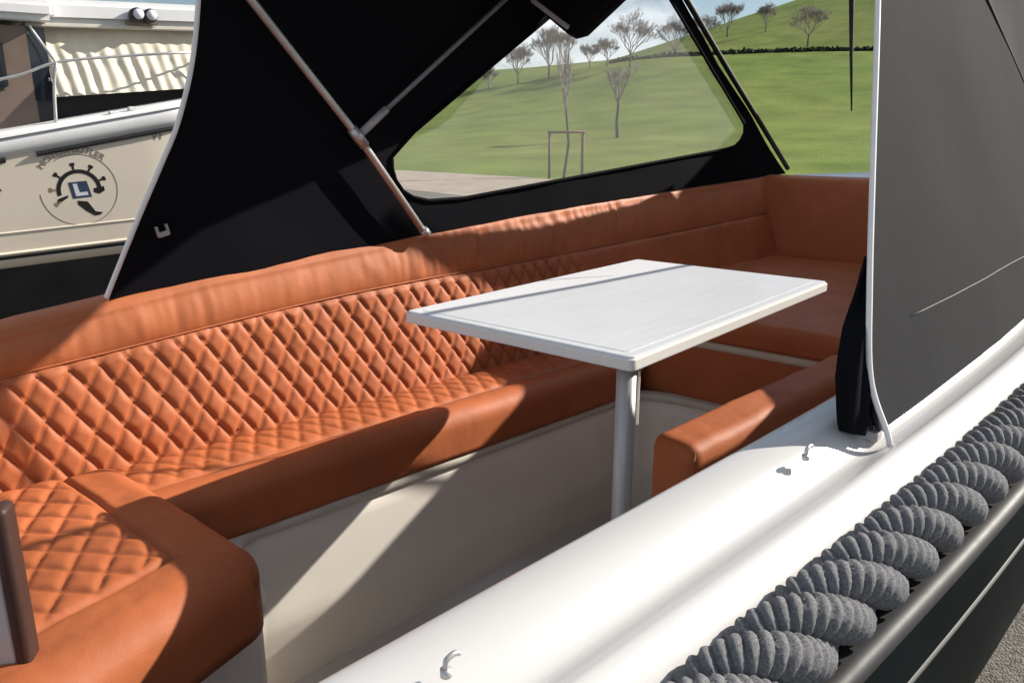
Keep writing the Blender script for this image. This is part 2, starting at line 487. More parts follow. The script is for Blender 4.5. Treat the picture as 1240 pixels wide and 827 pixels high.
# dark hedge along the terrace below the upper slope
hV, hF = [], []
rg = random.Random(5)
for k in range(6500):
    px = rg.uniform(735, 1500)
    r = 131 + rg.gauss(0, 0.5)
    x, y = bearing(px, r)
    z = terrain(x, y) + abs(rg.gauss(0, 0.24)) * (0.7 + 0.5 * noise.noise(Vector((px * 0.03, 0, 0))))
    c = Vector((x, y, z))
    a = Vector((rg.uniform(-1, 1), rg.uniform(-1, 1), rg.uniform(-1, 1))).normalized() * 0.22
    b = a.cross(Vector((rg.uniform(-1, 1), rg.uniform(-1, 1), rg.uniform(-1, 1)))).normalized() * 0.16
    n0 = len(hV)
    hV += [c - a - b, c + a - b, c + a + b, c - a + b]
    hF.append((n0, n0 + 1, n0 + 2, n0 + 3))
hd = mesh('hedge', hV, hF, M['hedge'], None, False)
tag(hd, 'long low dark hedge crossing the meadow below the upper slope', 'hedge', kind='stuff')

# ================================================================== the open boat
boat = thing('motor_launch', 'open white launch with black hull and tan leather seats', 'boat')

NXS = [-1.2, -.6, .0, .36, .82, 1.3, 2.1, 3.0, 4.0, 5.0, 6.0, 6.7]
NYS = [.70, .645, .574, .53, .475, .412, .345, .345, .43, .62, .95, 1.22]
def y_in(x):                      # inner edge of the near side deck
    i = 0
    # smooth the table with a small box filter
    return sum(interp(x + d, NXS, NYS) for d in (-.3, -.15, 0, .15, .3)) / 5 if x > .2 else interp(x, NXS, NYS)
def z_sh(x): return .675 + .045 * x
def near_frame(x):
    """point on the near inner edge, outward unit vector"""
    t = Vector((.02, y_in(x + .01) - y_in(x - .01), 0)).normalized()
    return Vector((x, y_in(x), z_sh(x))), Vector((t.y, -t.x, 0))

PROF = [(-.032, -1.28), (-.032, -.09), (-.028, -.050), (-.016, -.018), (-.004, -.003), (.010, .002), (.035, .002), (.054, -.003), (.074, -.013), (.092, -.029), (.106, -.038), (.120, -.036),
        (.136, -.022), (.149, -.013), (.160, -.014), (.175, -.024), (.190, -.037), (.199, -.050), (.203, -.070), (.206, -.088), (.255, -.094)]
def sweep(prof, xs):
    V = []
    for x in xs:
        p, o = near_frame(x)
        for w, dz in prof:
            V.append(p + o * w + Vector((0, 0, dz)))
    return V
xs = [-1.0 + i * 0.06 for i in range(129)]
dk = recalc(mesh('side_deck', sweep(PROF, xs), grid_faces(len(xs), len(PROF)), M['gelcoat'], boat))
sm = dk.modifiers.new('subdivision', 'SUBSURF'); sm.levels = 1; sm.render_levels = 2
RAIL = [(.235, -.100), (.262, -.099), (.276, -.093), (.287, -.096), (.292, -.106), (.289, -.119), (.279, -.127), (.262, -.131), (.235, -.136)]
rl = recalc(mesh('rub_rail', sweep(RAIL, xs), grid_faces(len(xs), len(RAIL)), M['rubber'], boat))
sm = rl.modifiers.new('subdivision', 'SUBSURF'); sm.levels = 1; sm.render_levels = 2
HULL = [(.262, -.125), (.275, -.15), (.282, -.20), (.278, -.32), (.262, -.45), (.222, -.60), (.16, -.76), (.06, -.94), (-.10, -1.10), (-.35, -1.24), (-.75, -1.36)]
recalc(mesh('hull', sweep(HULL, xs), grid_faces(len(xs), len(HULL)), M['hull'], boat))
xs2 = [.92 + i * .06 for i in range(80)]
STR = [(.278, -.212), (.2845, -.2145), (.2845, -.2195), (.278, -.222)]
recalc(mesh('hull_strip', sweep(STR, xs2), grid_faces(len(xs2), 4), M['stripe'], boat))  # thin grey strip along the hull side

# thick rope fender coiled along the gunwale
ROPE_W, ROPE_Z = .238, -.054
def rope_strand(parent, phase):
    """one of the three strands of the laid rope, itself twisted from three ribs"""
    lay, orb, tr, rib = .262, .0240, .0248, .0420
    x0, x1, ds = .25, 2.75, .0021
    n, nb_ = int((x1 - x0) / (ds * .72)), 22
    pts = []
    for i in range(n + 1):
        x = x0 + (x1 - x0) * i / n
        p, o = near_frame(x)
        wob = 1 + .05 * noise.noise(Vector((x * 7, phase, 0)))
        th = 2 * math.pi * (x - x0) / lay + phase + .12 * noise.noise(Vector((x * 5, 9, phase)))
        pts.append((p + o * (ROPE_W + math.sin(th) * orb * wob) + Vector((0, 0, ROPE_Z + math.cos(th) * orb * wob)), o))
    V, s_ = [], 0.0
    for i, (q, o) in enumerate(pts):
        t = (pts[min(i + 1, n)][0] - pts[max(i - 1, 0)][0]).normalized()
        if i: s_ += (q - pts[i - 1][0]).length
        a = (o - t * o.dot(t)).normalized()
        b = t.cross(a)
        for k in range(nb_):
            ph = 2 * math.pi * k / nb_
            u = 3 * (ph / (2 * math.pi) + s_ / rib)
            lob = abs(math.sin(math.pi * u)) ** .5
            r = tr * (.70 + .33 * lob) + .0012 * noise.noise(Vector((u * 2.5, ph * 6, s_ * 40)))
            V.append(q + (a * math.cos(ph) + b * math.sin(ph)) * r)
    F = [(i * nb_ + k, i * nb_ + (k + 1) % nb_, (i + 1) * nb_ + (k + 1) % nb_, (i + 1) * nb_ + k) for i in range(n) for k in range(nb_)]
    return recalc(mesh('strand', V, F, M['rope'], parent))
rp = tube('rope_fender', [near_frame(.26 + .06 * k)[0] + near_frame(.26 + .06 * k)[1] * ROPE_W + Vector((0, 0, ROPE_Z)) for k in range(42)], .016, M['strand_gap'], boat, 10)
for k in range(3): rope_strand(rp, 2 * math.pi * k / 3)

# far side deck and hull (mirrors the near one about the centre line, hidden behind the seats)
def yb_c(x): return 2.28 - .10 * x          # seat / backrest crease
def yb_t(x): return 2.308 - .06 * x          # top of far backrest
BTX = [-.4, .67, .96, 1.375, 2.06, 3.04, 4.73]
BTZ = [.627, .680, .735, .764, .815, .869, .9215]
QTX = [-.4, .64, .93, 1.42, 1.77, 2.16, 2.48, 4.7]
QTZ = [.52, .561, .583, .620, .636, .642, .645, .70]
def z_bt(x): return sum(interp(x + d, BTX, BTZ) for d in (-.25, 0, .25)) / 3
def z_qt(x): return sum(interp(x + d, QTX, QTZ) for d in (-.25, 0, .25)) / 3
fx = [-1.0 + .1 * i for i in range(68)]
FPROF = [(.03, -.20), (.03, -.035), (.045, -.022), (.12, -.024), (.22, -.045), (.25, -.10), (.25, -.2), (.22, -.5), (.1, -.9), (-.1, -1.25), (-.75, -1.50)]
V = []
for x in fx:
    taper = sstep(4.6, 6.2, x) * .5 * (x - 4.4)
    for w, dz in FPROF:
        V.append((x, yb_t(x) + w + .02 - taper, z_bt(min(x, 4.7)) + dz))
recalc(mesh('far_side_deck', V, grid_faces(len(fx), len(FPROF)), M['gelcoat'], boat))
# bow deck
V, bx_ = [], [4.84 + .1 * i for i in range(17)]
for x in bx_:
    ya = y_in(x) + .0
    yb = yb_t(x) - sstep(4.6, 6.2, x) * .5 * (x - 4.4)
    for k in range(9):
        t = k / 8
        V.append((x, ya + (yb - ya) * t, .885 + .02 * (x - 4.8) + .025 * math.sin(math.pi * t) + .02 * sstep(4.84, 5.0, x)))
recalc(mesh('bow_deck', V, grid_faces(len(bx_), 9), M['gelcoat'], boat))

# cockpit floor
bm = bmesh.new()
bm.faces.new([bm.verts.new(v) for v in ((-1, .5, -.60), (3.2, .3, -.60), (3.2, 2.2, -.60), (-1, 2.5, -.60))])
from_bm('cockpit_floor', bm, M['liner'], boat)

# bench base: one moulded liner wall following the seat fronts, with lip and undercut toe
plan = [(-1.0, 1.03), (-.3, 1.205), (.74, 1.475), (.845, 1.515), (.905, 1.580), (.945, 1.70), (.985, 1.815), (1.06, 1.868), (1.2, 1.855), (2.0, 1.775), (2.70, 1.705), (2.82, 1.66), (2.865, 1.55), (2.875, 1.40), (2.875, .45)]
plan = smooth_path([(a, b, 0) for a, b in plan], 5)
WALL = [(0.02, .07), (.0, .062), (-.004, .0), (-.004, -.20), (0, -.245), (.008, -.275), (.03, -.33), (.09, -.45), (.14, -.62)]
def plan_sweep(prof, path):
    V = []
    for i, p in enumerate(path):
        t = (path[min(i + 1, len(path) - 1)] - path[max(i - 1, 0)]).normalized()
        inw = Vector((-t.y, t.x, 0))          # towards the bench
        for w, z in prof:
            V.append(Vector((p.x, p.y, z)) + inw * w)
    return V
recalc(mesh('bench_base', plan_sweep(WALL, plan), grid_faces(len(plan), len(WALL)), M['liner'], boat))
LIP = [(.03, .060), (-.010, .060), (-.017, .066), (-.017, .086), (-.011, .093), (.03, .093)]
recalc(mesh('bench_lip', plan_sweep(LIP, plan), grid_faces(len(plan), len(LIP)), M['lip'], boat))
# raised base of the bow seat
bp_ = smooth_path([(2.90, .45, 0), (2.90, 1.2, 0), (2.90, 1.75, 0), (2.90, 1.95, 0)], 4)
bp_.reverse()
BW = [(0, .34), (-.012, .32), (-.016, .2), (-.01, .11), (0, .08)]
recalc(mesh('bow_seat_base', plan_sweep(BW, bp_), grid_faces(len(bp_), 5), M['leather_plain'], boat))
BL = [(.03, .315), (-.012, .315), (-.018, .322), (-.018, .342), (-.012, .349), (.03, .349)]
recalc(mesh('bow_seat_lip', plan_sweep(BL, bp_), grid_faces(len(bp_), 6), M['lip'], boat))
# near bench base below the near cushion
box('near_bench_base', (1.80, .47, -.60), (2.86, .93, .145), M['liner'], boat, .01)

# small fittings on the side deck
def deck_hook(x, w, k=.62):
    p, o = near_frame(x)
    base = p + o * w + Vector((0, 0, .003))
    along = Vector((o.y, -o.x, 0)) * -1
    pts = [base + Vector((0, 0, -.004)), base + Vector((0, 0, .013 * k)), base + Vector((0, 0, .019 * k)) + along * .004 * k, base + along * .016 * k + Vector((0, 0, .022 * k)), base + along * .026 * k + Vector((0, 0, .018 * k))]
    h = tube('deck_hook', smooth_path(pts, 4), .0028, M['steel'], boat, 8)
    V, F = tube_geo([base + Vector((0, 0, -.005)), base + Vector((0, 0, .0022))], .0055, 12)
    recalc(mesh('hook_base', V, F, M['steel'], h))
deck_hook(.442, .075)
deck_hook(1.075, .085)

# ------------------------------------------------------------------ upholstery
def quilt(u, v, w=.075, h=.121):
    """pillow height of a diamond stitch: flat-topped pads meeting in sharp valleys"""
    p, q = u / w + v / h, u / w - v / h
    a = abs(p - math.floor(p + .5)) * 2          # 0 on a stitch line, 1 mid-way
    b = abs(q - math.floor(q + .5)) * 2
    k = .16
    hh = max(0.0, min(1.0, .5 + .5 * (b - a) / k))
    m = b * (1 - hh) + a * hh - k * hh * (1 - hh)
    m = max(0.0, m)
    return 1 - (1 - min(1.0, m)) ** 4.0

def far_backrest():
    root = bpy.data.objects.new('far_backrest', None); C.objects.link(root); root.parent = boat; tag(root, 'long tan leather backrest along the far side, quilted below and smooth above')
    du = .0062
    n = int((4.72 + .4) / du)
    xs = [-.4 + du * i for i in range(n + 1)]
    # quilted lower panel, meshed along the stitch lines so that the valleys stay sharp
    QW, QH, NS = .075, .121, 9
    V, F, idx = [], [], {}
    def vert(i, j):
        if (i, j) in idx: return idx[(i, j)]
        p, q = i / NS, j / NS
        u, v = QW * (p + q) / 2, QH * (p - q) / 2
        x = u + .007 * nfb(u * 5, v * 5, 5)
        zq, zt = z_qt(x), z_bt(x)
        z = max(.20, min(zq, .25 + v + .004 * nfb(u * 6, v * 6, 8)))
        t = (z - .20) / (zq - .20)
        f = (z - .25) / (zt - .25)
        y = yb_c(x) + (yb_t(x) - yb_c(x)) * f
        edge = sstep(0, .05, t) * sstep(0, .05, 1 - t)
        puff = (.0115 + .003 * noise.noise(Vector((x * 9, z * 9, 1)))) * quilt(u, v, QW, QH) * edge * sstep(3.05, 2.8, x) + .004 * edge + .010 * edge * sstep(2.8, 3.05, x)
        puff += .004 * nfb(x * 5, z * 6, 2.2) + .0022 * nfb(x * 22, z * 22, 6) * edge
        V.append((x, y - puff, z - puff * .2))
        idx[(i, j)] = len(V) - 1
        return idx[(i, j)]
    for i in range(int(-9 * NS), int(70 * NS)):
        for j in range(int(-9 * NS), int(70 * NS)):
            uc, vc = QW * (i + j + 1) / NS / 2, QH * (i - j) / NS / 2
            if -.06 < vc < .52 and -.4 < uc < 4.70:
                F.append((vert(i, j), vert(i + 1, j), vert(i + 1, j + 1), vert(i, j + 1)))
    qp = mesh('quilted_panel', V, F, M['leather'], root)
    bmq = bmesh.new(); bmq.from_mesh(qp.data)
    bmesh.ops.dissolve_degenerate(bmq, dist=1e-5, edges=bmq.edges)
    bmesh.ops.recalc_face_normals(bmq, faces=bmq.faces)
    bmq.to_mesh(qp.data); bmq.free()
    # smooth gathered band above it, rolling over the top
    nv = 40
    V = []
    for x in xs:
        zq, zt = z_qt(x), z_bt(x)
        y0 = yb_c(x) + (yb_t(x) - yb_c(x)) * (zq - .25) / (zt - .25)
        for j in range(nv):
            t = j / (nv - 1)
            if t < .62:
                k = t / .62
                z = zq - .004 + (zt - .022 - zq) * k
                y = y0 + (yb_t(x) - y0) * k - .018 * math.sin(math.pi * min(1, k * 1.15 + .02) * .9) ** .6
            else:
                k = (t - .62) / .38
                a = k * math.pi * .5
                z = zt - .022 + .022 * math.sin(min(a * 1.3, math.pi / 2))
                y = yb_t(x) + .022 * (1 - math.cos(a)) + .055 * k * k
            amp = (.0026 + .0125 * sstep(1.7, 2.3, x) * sstep(3.9, 3.2, x) + .0026 * sstep(1.5, 1.1, x)) * math.sin(math.pi * min(1, t / .66)) ** .7
            w = noise.noise(Vector((x * 16 + 1.5 * noise.noise(Vector((x * 3, z * 5, 0))), z * 2.2, .3))) + .5 * noise.noise(Vector((x * 37, z * 3.0, 5.1)))
            V.append((x, y - amp * w - .0015 * nfb(x * 8, z * 8, 9), z))
    recalc(mesh('smooth_band', V, grid_faces(len(xs), nv), M['leather_plain'], root))
    # seam cord between the two
    pts = []
    for x in xs[::9]:
        zq, zt = z_qt(x), z_bt(x)
        pts.append((x, yb_c(x) + (yb_t(x) - yb_c(x)) * (zq - .25) / (zt - .25) - .006, zq - .002))
    tube('seam', pts, .0032, M['leather'], root, 6)
    # bow end closing corner
    return root
far_backrest()

def bow_backrest():
    root = bpy.data.objects.new('bow_backrest', None); C.objects.link(root); root.parent = boat; tag(root, 'plain brown leather backrest across the bow end of the cockpit')
    V = []
    nu, nv = 90, 24
    for i in range(nu):
        s = i / (nu - 1)
        y = 2.045 - s * 1.55
        for j in range(nv):
            t = j / (nv - 1)
            if t < .75:
                k = t / .75
                x = 4.70 + .035 * k - .02 * math.sin(math.pi * k) ** .6
                z = .40 + .497 * k
            else:
                k = (t - .75) / .25
                x = 4.735 + .10 * k * k + .012 * k
                z = .897 + .02 * math.sin(k * math.pi / 2)
            x -= .003 * nfb(y * 7, z * 5, 3)
            V.append((x, y, z))
    recalc(mesh('padding', V, grid_faces(nu, nv), M['leather_plain'], root))
    tube('seam', [(4.705 + .012, 2.043, .42), (4.722, 2.046, .66), (4.735, 2.05, .905)], .005, M['leather_dark'], root, 6)
bow_backrest()

def far_seat():
    root = thing('far_seat_cushion', 'long quilted tan leather seat cushion with a smooth rolled front on the far bench', 'seat cushion')
    xs = [.80 + .007 * i for i in range(int((2.84 - .80) / .007) + 1)]
    D = .325
    def prof(x):
        """arc of (depth from crease, z, normal, quilt flag)"""
        P = []
        for k in range(36):
            d = -.03 + (.205 + .03) * k / 35
            P.append((d, .248 + .010 * math.sin(math.pi * max(0, d) / .205), 0, 1, max(0, min(1, d / .205))))
        P.append((.209, .243, 0, 1, -1))
        for k in range(7):
            d = .213 + .055 * k / 6
            P.append((d, .247 + .012 * math.sin(math.pi * .5 * (k + 1) / 7), 0, 1, -1))
        cx_, cz_, r = .268, .199, .060
        for k in range(1, 9):
            a = math.pi / 2 * k / 8
            P.append((cx_ + r * math.sin(a), cz_ + r * math.cos(a), math.sin(a), math.cos(a), -1))
        for k in range(1, 7):
            P.append((.328 - .004 * k / 6, .199 - (.199 - .094) * k / 6, 1, 0, -1))
        P.append((.29, .092, 0, -1, -1))
        return P
    V, nv = [], 0
    for i, x in enumerate(xs):
        P = prof(x); nv = len(P)
        e = sstep(0, .03, x - xs[0]) * sstep(0, .03, xs[-1] - x)
        for d, z, nd, nz_, q in P:
            puff = 0
            if q >= 0:
                puff = .009 * quilt(x, d) * sstep(0, .12, q) * sstep(0, .08, 1 - q)
            puff += .0025 * nfb(x * 7, d * 9, 4) - (1 - e) * .012
            y = yb_c(x) - d * (.323 + .002 * x) / .325 - nd * puff
            V.append((x, y, z + nz_ * puff))
    recalc(mesh('cushion_cover', V, grid_faces(len(xs), nv), M['leather'], root))
    pts = [(x, yb_c(x) - .209, .246) for x in xs[::8]]
    tube('seam', pts, .0025, M['leather_dark'], root, 5)
far_seat()

def quad_cushion(name, label, A, B, Cc, D, ztop, thick, r, mt, quilt_fn=None, nu=120, nv=90, zfun=None, seams=()):
    """A,B,Cc,D plan corners in order; rounded upholstered block."""
    root = thing(name, label, 'seat cushion')
    A, B, Cc, D = [Vector((p[0], p[1])) for p in (A, B, Cc, D)]
    V = []
    def pt(s, t): return (A * (1 - s) + B * s) * (1 - t) + (D * (1 - s) + Cc * s) * t
    Ls, Lt = (B - A).length, (D - A).length
    def easing(k, n):         # denser towards the edges
        t = k / (n - 1)
        return t
    for i in range(nu):
        s = easing(i, nu)
        for j in range(nv):
            t = easing(j, nv)
            p = pt(s, t)
            ds, dt = min(s, 1 - s) * Ls, min(t, 1 - t) * Lt
            cx_, cy_ = max(0, r - ds), max(0, r - dt)
            dd = math.hypot(cx_, cy_)
            drop = r - math.sqrt(max(0, r * r - min(dd, r) ** 2))
            if dd > r:       # round the plan corner off
                c = Vector((p.x, p.y))
                cs = (r / Ls if s < .5 else 1 - r / Ls); ct = (r / Lt if t < .5 else 1 - r / Lt)
                ctr = pt(cs, ct)
                p = ctr + (p - ctr) * (r / dd)
            z = ztop - drop
            if zfun: z += zfun(p.x, p.y)
            if quilt_fn: z += quilt_fn(p.x, p.y, s * Ls, t * Lt, Ls, Lt)
            z += .004 * nfb(p.x * 7, p.y * 7, 3.3) + .0012 * nfb(p.x * 24, p.y * 24, 1.3)
            V.append((p.x, p.y, z))
    F = grid_faces(nu, nv)
    ring = [i * nv for i in range(nu)] + [(nu - 1) * nv + j for j in range(1, nv)] + [i * nv + nv - 1 for i in range(nu - 2, -1, -1)] + [j for j in range(nv - 2, 0, -1)]
    b0 = ring
    for kk in range(1, 5):
        n0 = len(V)
        f = kk / 4
        for idx in ring:
            x, y, z = V[idx]
            V.append((x, y, (z - (z - (ztop - thick)) * f) + 0))
        b1 = list(range(n0, n0 + len(ring)))
        for k in range(len(ring)):
            k2 = (k + 1) % len(ring)
            F.append((b0[k], b1[k], b1[k2], b0[k2]))
        b0 = b1
    F.append(tuple(b0))
    recalc(mesh('cushion_cover', V, F, mt, root))
    for pts in seams:
        tube('seam', pts, .0028, M['leather_dark'], root, 5)
    return root

def aft_quilt(x, y, a, b, Ls, Lt):
    # A = front right corner, s runs along the front edge, t towards the backrest
    m = sstep(.165, .20, a) * sstep(.150, .18, b)
    g = -.012 * math.exp(-((b - .150) / .008) ** 2) * sstep(.14, .17, a) - .012 * math.exp(-((a - .160) / .008) ** 2) * sstep(.13, .16, b)
    return .010 * (quilt(x * .85, y * .95) - .5) * m + g
quad_cushion('aft_seat_cushion', 'short wide quilted tan leather seat cushion at the near left corner', (.855, 1.425), (-.45, 1.085), (-.45, 2.33), (.865, 2.20), .288, .194, .078, M['leather'], aft_quilt, 230, 170)
quad_cushion('bow_seat_cushion', 'deep shaded leather seat pad filling the bow end behind the table', (2.88, .50), (4.70, .50), (4.70, 2.03), (2.88, 2.0), .452, .10, .04, M['leather_plain'], None, 90, 90)
quad_cushion('near_bench_cushion', 'thick tan leather cushion block between table leg and near side deck', (1.705, .845), (2.86, .745), (2.86, .905), (1.735, .995), .402, .26, .038, M['leather_plain'], None, 110, 40)

# helm bulkhead at the far left: white panel with a brown padded edge
hb = thing('helm_bulkhead', 'white bulkhead with a dark brown padded edge at the left of the picture', 'bulkhead')
def blk(name, u0, u1, v0, v1, z0, z1, mt, bev):
    o = Vector((.388, 1.412, 0)); d = Vector((.80, -.60, 0)); e = Vector((.60, .80, 0))
    bm = bmesh.new(); bmesh.ops.create_cube(bm, size=1)
    for v in bm.verts:
        a = u0 + (v.co.x + .5) * (u1 - u0); b = v0 + (v.co.y + .5) * (v1 - v0)
        v.co = o + d * a + e * b + Vector((0, 0, z0 + (v.co.z + .5) * (z1 - z0)))
    bmesh.ops.bevel(bm, geom=bm.edges[:], offset=bev, segments=3, affect='EDGES', profile=.5)
    from_bm(name, bm, mt, hb, True)
blk('panel', -.9, -.032, -.025, .015, -.33, .57, M['gelcoat'], .006)
blk('padded_edge', -.034, -.008, -.030, .02, -.33, .575, M['leather_dark'], .011)

# ------------------------------------------------------------------ table
table = thing('table', 'white rectangular table with a single metal leg in the middle of the cockpit', 'table')
def slab(name, x0, x1, y0, y1, z0, z1, rc, mt, bev):
    bm = bmesh.new()
    pts = []
    for cx_, cy_, a0 in ((x1 - rc, y1 - rc, 0), (x0 + rc, y1 - rc, 90), (x0 + rc, y0 + rc, 180), (x1 - rc, y0 + rc, 270)):
        for k in range(7):
            a = R(a0 + 90 * k / 6); pts.append((cx_ + rc * math.cos(a), cy_ + rc * math.sin(a)))
    f = bm.faces.new([bm.verts.new((x, y, z0)) for x, y in pts])
    r = bmesh.ops.extrude_face_region(bm, geom=[f])
    bmesh.ops.translate(bm, vec=(0, 0, z1 - z0), verts=[v for v in r['geom'] if isinstance(v, bmesh.types.BMVert)])
    bmesh.ops.bevel(bm, geom=[e for e in bm.edges if abs(e.verts[0].co.z - e.verts[1].co.z) < 1e-5], offset=bev, segments=2, affect='EDGES', profile=.5)
    return from_bm(name, bm, mt, table)
slab('table_edge', 1.353, 2.495, .822, 1.516, .6905, .7165, .014, M['table_edge'], .003)
slab('table_top', 1.3575, 2.4905, .8265, 1.5115, .708, .7215, .012, M['tabletop'], .003)
slab('table_inlay', 1.385, 2.463, .854, 1.484, .7195, .7225, .010, M['tabletop'], .0008)
tube('leg', [(1.395, .862, .694), (1.395, .862, .2), (1.395, .862, -.60)], .0215, M['alu'], table, 24)
tube('leg_foot', [(1.395, .862, -.60), (1.395, .862, -.586)], .07, M['alu'], table, 24)
box('folding_stay', (1.4335, .852, .545), (1.4375, .858, .676), M['white_trim'], table, .002)
box('stay_hinge', (1.41, .848, .672), (1.441, .860, .6925), M['alu'], table, .002)
box('keel', (-.9, 1.1, GZ), (5.6, 1.35, -.5), M['hull'], boat, .02)

# ------------------------------------------------------------------ canopy
canopy = thing('boat_canopy', 'black fabric boat canopy with clear windows, steel poles and white edge piping', 'canopy')
def yf(x, z): return 2.406 - .06 * x - .12 * z
def yn(x, z): return y_in(x) - .105 - .012 * sstep(1.5, 2.2, x) + .22 * (z - .75)

def sheet(name, outline, yfun, mt, mt2, parent, thick=.005, step=.06, axis='y', wav=0.0, seed=0, side=1):
    """flat outline in (x,z) meshed with inner points and wrapped onto yfun(x,z)"""
    P = [Vector(p) for p in outline]
    dense = []
    for i in range(len(P)):
        a, b = P[i], P[(i + 1) % len(P)]
        n = max(1, int((b - a).length / step))
        for k in range(n): dense.append(a.lerp(b, k / n))
    nO = len(dense)
    x0, x1 = min(p.x for p in P), max(p.x for p in P)
    z0, z1 = min(p.y for p in P), max(p.y for p in P)
    pts = list(dense)
    x = x0 + step / 2
    while x < x1:
        z = z0 + step / 2
        while z < z1:
            q = Vector((x, z))
            near = 9e9
            for i in range(len(P)):
                a, b = P[i], P[(i + 1) % len(P)]
                ab = b - a
                t = max(0, min(1, (q - a).dot(ab) / max(1e-9, ab.length_squared)))
                near = min(near, (a + ab * t - q).length)
            if near > step * .45: pts.append(q)
            z += step
        x += step
    vo, eo, fo, _, _, _ = delaunay_2d_cdt(pts, [(i, (i + 1) % nO) for i in range(nO)], [list(range(nO))], 1, 1e-5)
    V = []
    for p in vo:
        w = wav * nfb(p.x * 2.2 + seed, p.y * 2.2, seed) if wav else 0
        d = yfun(p.x, p.y) + w
        V.append((p.x, d, p.y) if axis == 'y' else (d, p.x, p.y))
    o = mesh(name, V, [tuple(f) for f in fo], mt, parent)
    o.data.materials.append(mt2)
    recalc(o)
    # make the front (slot 0) side face outward
    nsum = sum((f.normal.y if axis == 'y' else f.normal.x) for f in o.data.polygons)
    if nsum * side < 0: o.data.flip_normals()
    if thick > .002:
        s = o.modifiers.new('cloth_thickness', 'SOLIDIFY'); s.thickness = thick; s.offset = 0; s.material_offset = 1; s.material_offset_rim = 0
        es = o.modifiers.new('crisp_edges', 'EDGE_SPLIT'); es.split_angle = R(35)
    return o

def ring_panel(outer, hole):
    """outline with a hole, cut open by a bridge so that it is one simple loop"""
    i0 = min(range(len(outer)), key=lambda i: (Vector(outer[i]) - Vector(hole[0])).length)
    o = outer[i0:] + outer[:i0]
    return o + [o[0]] + [hole[0]] + hole[1:][::-1] + [hole[0]]

win = [(1.894, 1.086), (1.898, 1.045), (1.915, 1.005), (1.95, .966), (2.0, .94), (2.075, .923), (2.25, .922), (4.20, 1.078), (4.30, 1.092), (4.36, 1.125), (4.385, 1.165), (4.37, 1.21), (4.30, 1.255), (3.46, 1.757), (3.22, 1.875), (2.98, 1.82), (2.762, 1.683), (2.371, 1.426), (1.988, 1.17)]
outer_far = [(.925, .705), (1.348, .735), (2.011, .795), (2.967, .845), (4.0, .885), (5.03, .915), (4.56, 1.185), (4.099, 1.445), (3.56, 1.768), (3.10, 1.99), (1.22, 1.96), (1.235, 1.75), (1.218, 1.517), (1.192, 1.347), (1.145, 1.192), (1.093, 1.081), (1.016, .925)]
def far_panel():
    # split the ring into an upper and lower half so that each is a simple outline
    n = len(win)
    li = 0                                     # window left point, index 0
    ri = 10                                    # window right point
    left_out, right_out = 15, 7                # outline points level with them
    lower = [outer_far[15], outer_far[16]] + outer_far[0:7] + [win[k] for k in range(ri, -1, -1)]
    upper = outer_far[6:16] + [win[0]] + [win[k] for k in range(n - 1, ri - 1, -1)]
    return lower, upper
lo_, up_ = far_panel()
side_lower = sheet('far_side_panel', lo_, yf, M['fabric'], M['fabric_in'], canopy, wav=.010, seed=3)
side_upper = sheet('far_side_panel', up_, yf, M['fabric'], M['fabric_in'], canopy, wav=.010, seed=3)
cx0 = sum(p[0] for p in win) / len(win); cz0 = sum(p[1] for p in win) / len(win)
pane = [(cx0 + (x - cx0) * 1.01, cz0 + (z - cz0) * 1.015) for x, z in win]
sheet('window_pane', pane, lambda x, z: yf(x, z) + .008, M['film'], M['film'], side_upper, thick=.001, step=.12)
# welt round the window
tube('window_welt', [(x, yf(x, z) - .006, z) for x, z in win + [win[0]]], .007, M['fabric_in'], side_upper, 6)
tube('edge_piping', smooth_path([(x, yf(x, z), z) for x, z in [(.922, .724), (.93, .742), (1.016, .925), (1.093, 1.081), (1.145, 1.192), (1.192, 1.347), (1.218, 1.517), (1.235, 1.75), (1.22, 1.95)]], 6), .0072, M['white_trim'], side_lower, 8)

# near side panel, its unseen forward part added to shade seats and cushion
np_out = [(1.246, .722), (1.6, .742), (2.171, .772), (2.6, .792), (3.1, .815), (4.0, .855), (4.98, .90), (4.92, 1.98), (4.60, 1.80), (4.19, 1.545), (3.81, 1.325), (3.42, 1.12), (3.15, 1.03), (2.95, 1.0), (2.72, 1.02), (2.351, 1.219), (1.986, 1.437), (1.80, 1.56), (1.70, 1.70), (1.66, 1.95), (1.56, 1.93), (1.50, 1.62), (1.422, 1.374), (1.334, 1.12), (1.269, .939), (1.238, .807)]
def ynw(x, z): return yn(x, z) + .008 * nfb(x * 2.2 + 8, z * 2.2, 8)
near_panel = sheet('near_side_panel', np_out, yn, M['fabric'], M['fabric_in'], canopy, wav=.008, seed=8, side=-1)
nw = [(1.66, 1.95), (1.70, 1.70), (1.80, 1.56), (1.986, 1.437), (2.351, 1.219), (2.72, 1.02), (2.95, 1.0), (3.15, 1.03), (3.42, 1.12), (3.81, 1.325), (4.17, 1.535), (3.97, 1.645), (3.6, 1.735), (3.02, 1.885), (3.02, 1.96)]
sheet('window_pane', nw, lambda x, z: yn(x, z) + .002, M['film'], M['film'], near_panel, thick=.001, step=.12, side=-1)
tube('seam', [(x, ynw(x, z) - .004, z) for x, z in [(1.80, 1.56), (1.986, 1.437), (2.351, 1.219), (2.72, 1.03)]], .003, M['black_plastic'], near_panel, 6)
tube('seam', [(x, ynw(x, z) - .0030, z) for x, z in [(1.40 + .05 * k, .876 + .0017 * k) for k in range(33)]], .0011, M['thread'], near_panel, 6)
edge_pts = [(1.252, .698), (1.248, .722), (1.238, .807), (1.269, .939), (1.334, 1.12), (1.422, 1.374), (1.50, 1.62), (1.56, 1.93)]
